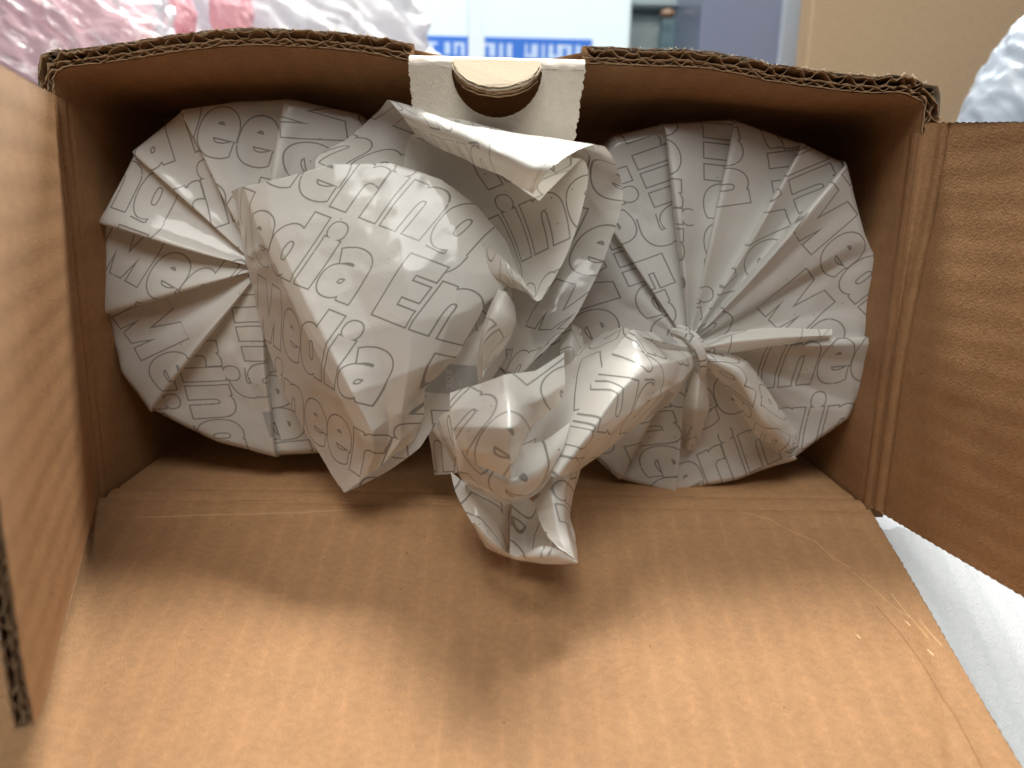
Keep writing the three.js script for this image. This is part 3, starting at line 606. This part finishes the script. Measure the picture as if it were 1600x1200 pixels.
// ---------------------------------------------------------------- things behind the box
const flat = (rgb, rough = 0.6, more = {}) => new THREE.MeshPhysicalMaterial({ color: new THREE.Color().setRGB(...rgb), roughness: rough, ...more });
{ // white carton with a blue printed band
  const z = -0.5, a = at(560, -140, z), b = at(972, 320, z), w = b.x - a.x, h = a.y - b.y + 0.28;
  const cy = a.y - h / 2, cx = (a.x + b.x) / 2;
  const cv = canvas(1024, 256), g = cv.getContext('2d'); g.fillStyle = '#2f6fd0'; g.fillRect(0, 0, 1024, 256); g.fillStyle = 'rgba(205,222,245,.85)';
  for (let k = 0, x = 70; x < 980; k++) { const ww = 12 + rnd() * 26; if (k % 9 !== 4) { g.fillRect(x, 60, ww, 120 + rnd() * 30); if (rnd() < 0.5) g.fillRect(x, 60 + (k % 3) * 50, ww + 22, 30); } x += ww + 20; }
  const c = thing('white_carton', 'pale white carton with a blue lettered band behind the tab of the box', 'carton', [cx, a.y - h, z - 0.15]);
  part('carton_body', new RoundedBoxGeometry(w, h, 0.3, 3, 0.004).translate(cx, cy, z - 0.15), flat([0.72, 0.85, 0.91], 0.5), c);
  const y0 = at(760, 58, z).y, y1 = at(760, 92, z).y - 0.004;
  const bx0 = at(610, 70, z).x, bx1 = at(925, 70, z).x;
  part('blue_band', new THREE.BoxGeometry(bx1 - bx0, y0 - y1, 0.001).translate((bx0 + bx1) / 2, (y0 + y1) / 2, z + 0.0006), new THREE.MeshStandardMaterial({ map: tex(cv), roughness: 0.5 }), c, 'blue band with pale lettering');
  part('tape_highlight', new THREE.BoxGeometry(0.016, h * 0.98, 0.0008).translate(at(745, 30, z).x, cy, z + 0.0016), flat([0.76, 0.87, 0.925], 0.2, { clearcoat: 1, clearcoatRoughness: 0.2 }), c);  // glossy tape strip, its paler colour stands for a soft upright highlight
}
{ // grey shelf unit with a bracket and a knob
  const z = -0.62, a = at(930, -120, z), b = at(1120, 330, z);
  const s = thing('shelf_unit', 'dark teal metal shelf with a grey panel and brown knob, blurred behind the box', 'shelf', [(a.x + b.x) / 2, b.y - 0.3, z - 0.1]);
  const slab = (x0, y0, x1, y1, zz, d, m, n) => { const p = at(x0, y0, zz), q = at(x1, y1, zz); part(n, new RoundedBoxGeometry(q.x - p.x, p.y - q.y, d, 2, 0.003).translate((p.x + q.x) / 2, (p.y + q.y) / 2, zz - d / 2), m, s); };
  slab(930, -120, 1125, 640, z - 0.06, 0.05, flat([0.07, 0.13, 0.16], 0.4), 'rear_panel');
  slab(950, -30, 1095, 12, z, 0.04, flat([0.30, 0.36, 0.38], 0.35, { metalness: 0.3 }), 'shelf_board');
  slab(968, 20, 1032, 500, z - 0.02, 0.03, flat([0.36, 0.42, 0.42], 0.5), 'grey_panel');
  slab(1036, 14, 1054, 500, z - 0.005, 0.02, flat([0.13, 0.2, 0.23], 0.35, { metalness: 0.4 }), 'post');
  const kp = at(1043, 22, z + 0.012); part('knob', new THREE.SphereGeometry(0.007, 20, 14).scale(1.2, 0.7, 1).translate(kp.x, kp.y, kp.z), flat([0.22, 0.13, 0.08], 0.5), s);
}
{ // slate blue cabinet with an upright gap and a bright edge strip
  const z = -0.5, c = thing('metal_cabinet', 'slate blue smooth cabinet with upright joints beside the brown carton', 'cabinet', [at(1205, 300, z).x, at(1205, 640, z).y, z - 0.1]);
  const m = flat([0.16, 0.18, 0.26], 0.38, { clearcoat: 0.3 }), dk = flat([0.05, 0.06, 0.10], 0.4);
  const slab = (x0, x1, d, zz, mm, n) => { const p = at(x0, -150, zz), q = at(x1, 640, zz); part(n, new RoundedBoxGeometry(Math.abs(q.x - p.x), p.y - q.y, d, 3, 0.003).translate((p.x + q.x) / 2, (p.y + q.y) / 2, zz - d / 2), mm, c); };
  slab(1108, 1186, 0.2, z, m, 'door_panel'); slab(1190, 1238, 0.2, z - 0.004, m, 'door_panel');
  slab(1238, 1248, 0.19, z + 0.002, flat([0.55, 0.62, 0.72], 0.25, { metalness: 0.5 }), 'edge_strip');
  slab(1248, 1300, 0.19, z - 0.006, flat([0.09, 0.11, 0.20], 0.4), 'side_panel');
  slab(1104, 1296, 0.16, z - 0.012, dk, 'carcass');
}
{ // brown carton on the right with a darker upright edge
  const z = -0.42, c = thing('brown_carton', 'plain brown carton standing behind the right end of the box', 'carton', [at(1430, 300, z).x, at(1430, 700, z).y, z - 0.1]);
  const map = scaled(tex(kraftCanvas(512, 512, 0.3, 0.3, [176, 150, 120], {})), 0.3, 0.3), map2 = scaled(tex(kraftCanvas(512, 512, 0.3, 0.3, [156, 128, 102], {})), 0.3, 0.3), map3 = scaled(tex(kraftCanvas(256, 256, 0.3, 0.3, [166, 140, 112], {})), 0.3, 0.3);
  const slab = (x0, y0, x1, y1, d, zz, mm, n) => { const p = at(x0, y0, zz), q = at(x1, y1, zz); part(n, new RoundedBoxGeometry(q.x - p.x, p.y - q.y, d, 2, 0.002).translate((p.x + q.x) / 2, (p.y + q.y) / 2, zz - d / 2), mm, c); };
  slab(1286, -160, 1508, 700, 0.03, z, card(map), 'carton_body');
  slab(1511, -160, 1680, 700, 0.03, z - 0.004, card(map2), 'carton_side');
}
// crumpled film bags: closed skins pulled into sharp folds
function crumpledBag(cx, cy, cz, rx, ry, rz, sd, amp, res = 150) {
  return grid(res, res, (u, v) => {
    const th = u * Math.PI, ph = v * Math.PI * 2, d = V(Math.sin(th) * Math.cos(ph), Math.cos(th), Math.sin(th) * Math.sin(ph));
    const s1 = d.x * 0.7 + d.y * 0.75, s2 = d.y * 0.7 - d.x * 0.75, k = 1 + amp * (ridged(s1 * 2.6 + sd, s2 * 0.7, d.z * 1.2) * 1.0 + 0.6 * ridged(s1 * 7 + sd, s2 * 1.6, d.z * 2) + 0.3 * ridged(s1 * 16, s2 * 3.4 + sd, d.z * 4) + 0.5 * facet(s1 * 9, s2 * 5, sd | 0));
    return [cx + d.x * rx * k, cy + d.y * ry * k, cz + d.z * rz * k, v, u];
  });
}
M.clear = new THREE.MeshPhysicalMaterial({ color: new THREE.Color().setRGB(0.95, 0.96, 0.97), roughness: 0.22, transmission: 0.8, thickness: 0, ior: 1.5, clearcoat: 0.6, clearcoatRoughness: 0.15, side: THREE.DoubleSide });
M.pinkFilm = new THREE.MeshPhysicalMaterial({ color: new THREE.Color().setRGB(0.92, 0.58, 0.63), roughness: 0.6, transmission: 0.45, thickness: 0, clearcoat: 0.4, side: THREE.DoubleSide });
M.blueFilm = new THREE.MeshPhysicalMaterial({ color: new THREE.Color().setRGB(0.72, 0.80, 0.90), roughness: 0.35, transmission: 0.6, thickness: 0, clearcoat: 0.5, clearcoatRoughness: 0.2, side: THREE.DoubleSide });
M.paleFilm = new THREE.MeshPhysicalMaterial({ color: new THREE.Color().setRGB(0.88, 0.87, 0.90), roughness: 0.6, transmission: 0.45, thickness: 0, clearcoat: 0.5, clearcoatRoughness: 0.2, side: THREE.DoubleSide });
{
  const p = at(60, 60, -0.27);
  const b = thing('clear_plastic_bag', 'clear crumpled plastic bag with bright streaks behind the left rim corner', 'plastic bag', [p.x, p.y, p.z]);
  part('bag_film', crumpledBag(p.x, p.y - 0.02, p.z, 0.10, 0.10, 0.07, 2.2, 0.22), M.clear, b);
}
{
  const p = at(110, 90, -0.31);
  const b = thing('pink_plastic_bag', 'pink plastic bag seen through the clear film at the far left', 'plastic bag', [p.x, p.y, p.z]);
  part('bag_film', crumpledBag(p.x - 0.02, p.y - 0.03, p.z - 0.03, 0.10, 0.10, 0.04, 5.2, 0.2), M.pinkFilm, b);
}
{
  const p = at(420, 50, -0.42);
  const b = thing('pale_plastic_bag', 'pale milky crumpled plastic bag between the pink bag and the blue banded carton', 'plastic bag', [p.x, p.y, p.z]);
  part('bag_film', crumpledBag(p.x, p.y - 0.03, p.z - 0.02, 0.145, 0.13, 0.05, 8.1, 0.16), M.paleFilm, b);
  const q = at(362, 22, -0.36), r = at(280, 28, -0.36);
  part('pink_patch', [[q, 0.017, 0.028], [r, 0.013, 0.02]].map(([c, rx, ry], k) => crumpledBag(c.x, c.y, c.z, rx, ry, 0.012, 3 + k * 4, 0.3, 40)), M.pinkFilm, b, 'pink patch on the pale film');
}
{
  const p = at(1640, 150, -0.2);
  const b = thing('clear_plastic_bag', 'clear bluish plastic bag above the right flap at the picture edge', 'plastic bag', [p.x, p.y, p.z]);
  part('bag_film', crumpledBag(p.x + 0.044, p.y - 0.05, p.z, 0.10, 0.13, 0.06, 12.4, 0.045), M.blueFilm, b);
}

// ---------------------------------------------------------------- out-of-view light: overhead lamp, cool daylight from behind, added front fill
{
  const l = thing('unseen_ceiling_lamp', 'unseen flat warm ceiling lamp lighting the front flap from above', 'lamp', UNSEEN_LAMP.pos);
  l.lookAt(...UNSEEN_LAMP.at);
  const h = new THREE.BoxGeometry(UNSEEN_LAMP.w + 0.03, UNSEEN_LAMP.h + 0.03, 0.03).translate(0, 0, -0.03); h.userData.local = true;
  part('lamp_housing', h, flat([0.7, 0.7, 0.7]), l);
  const d = new THREE.BoxGeometry(UNSEEN_LAMP.w, UNSEEN_LAMP.h, 0.006).translate(0, 0, -0.008); d.userData.local = true;
  part('diffuser', d, new THREE.MeshStandardMaterial({ color: 0xffffff, emissive: new THREE.Color().setRGB(...UNSEEN_LAMP.color), emissiveIntensity: 1 }), l);
}
for (const [L, label] of [[UNSEEN_WINDOW, 'out of view cool daylight source behind the box, lighting the film roll and left flap'], [ROOM_FILL, 'added broad fill panel in front of the box, brightening the bag faces']]) {
  const w = thing('window', label, 'window', L.pos); w.lookAt(...L.at);  // framed glowing panel for each unseen light; the front one is added fill
  const pane = new THREE.BoxGeometry(L.w, L.h, 0.006).translate(0, 0, -0.008); pane.userData.local = true;
  part('pane', pane, new THREE.MeshStandardMaterial({ color: 0xffffff, emissive: new THREE.Color().setRGB(...L.color), emissiveIntensity: 0.8 }), w);
  const fr = mergeGeometries([[L.w + 0.1, 0.05, 0, L.h / 2 + 0.026], [L.w + 0.1, 0.05, 0, -L.h / 2 - 0.026], [0.05, L.h, L.w / 2 + 0.026, 0], [0.05, L.h, -L.w / 2 - 0.026, 0]].map(([a, b, x, y]) => new THREE.BoxGeometry(a, b, 0.05).translate(x, y, -0.03))); fr.userData.local = true;
  part('panel_frame', fr, flat([0.75, 0.75, 0.75]), w);
}
scene.traverse((o) => { if (o.isMesh) o.castShadow = o.receiveShadow = true; });
renderer.render(scene, camera);
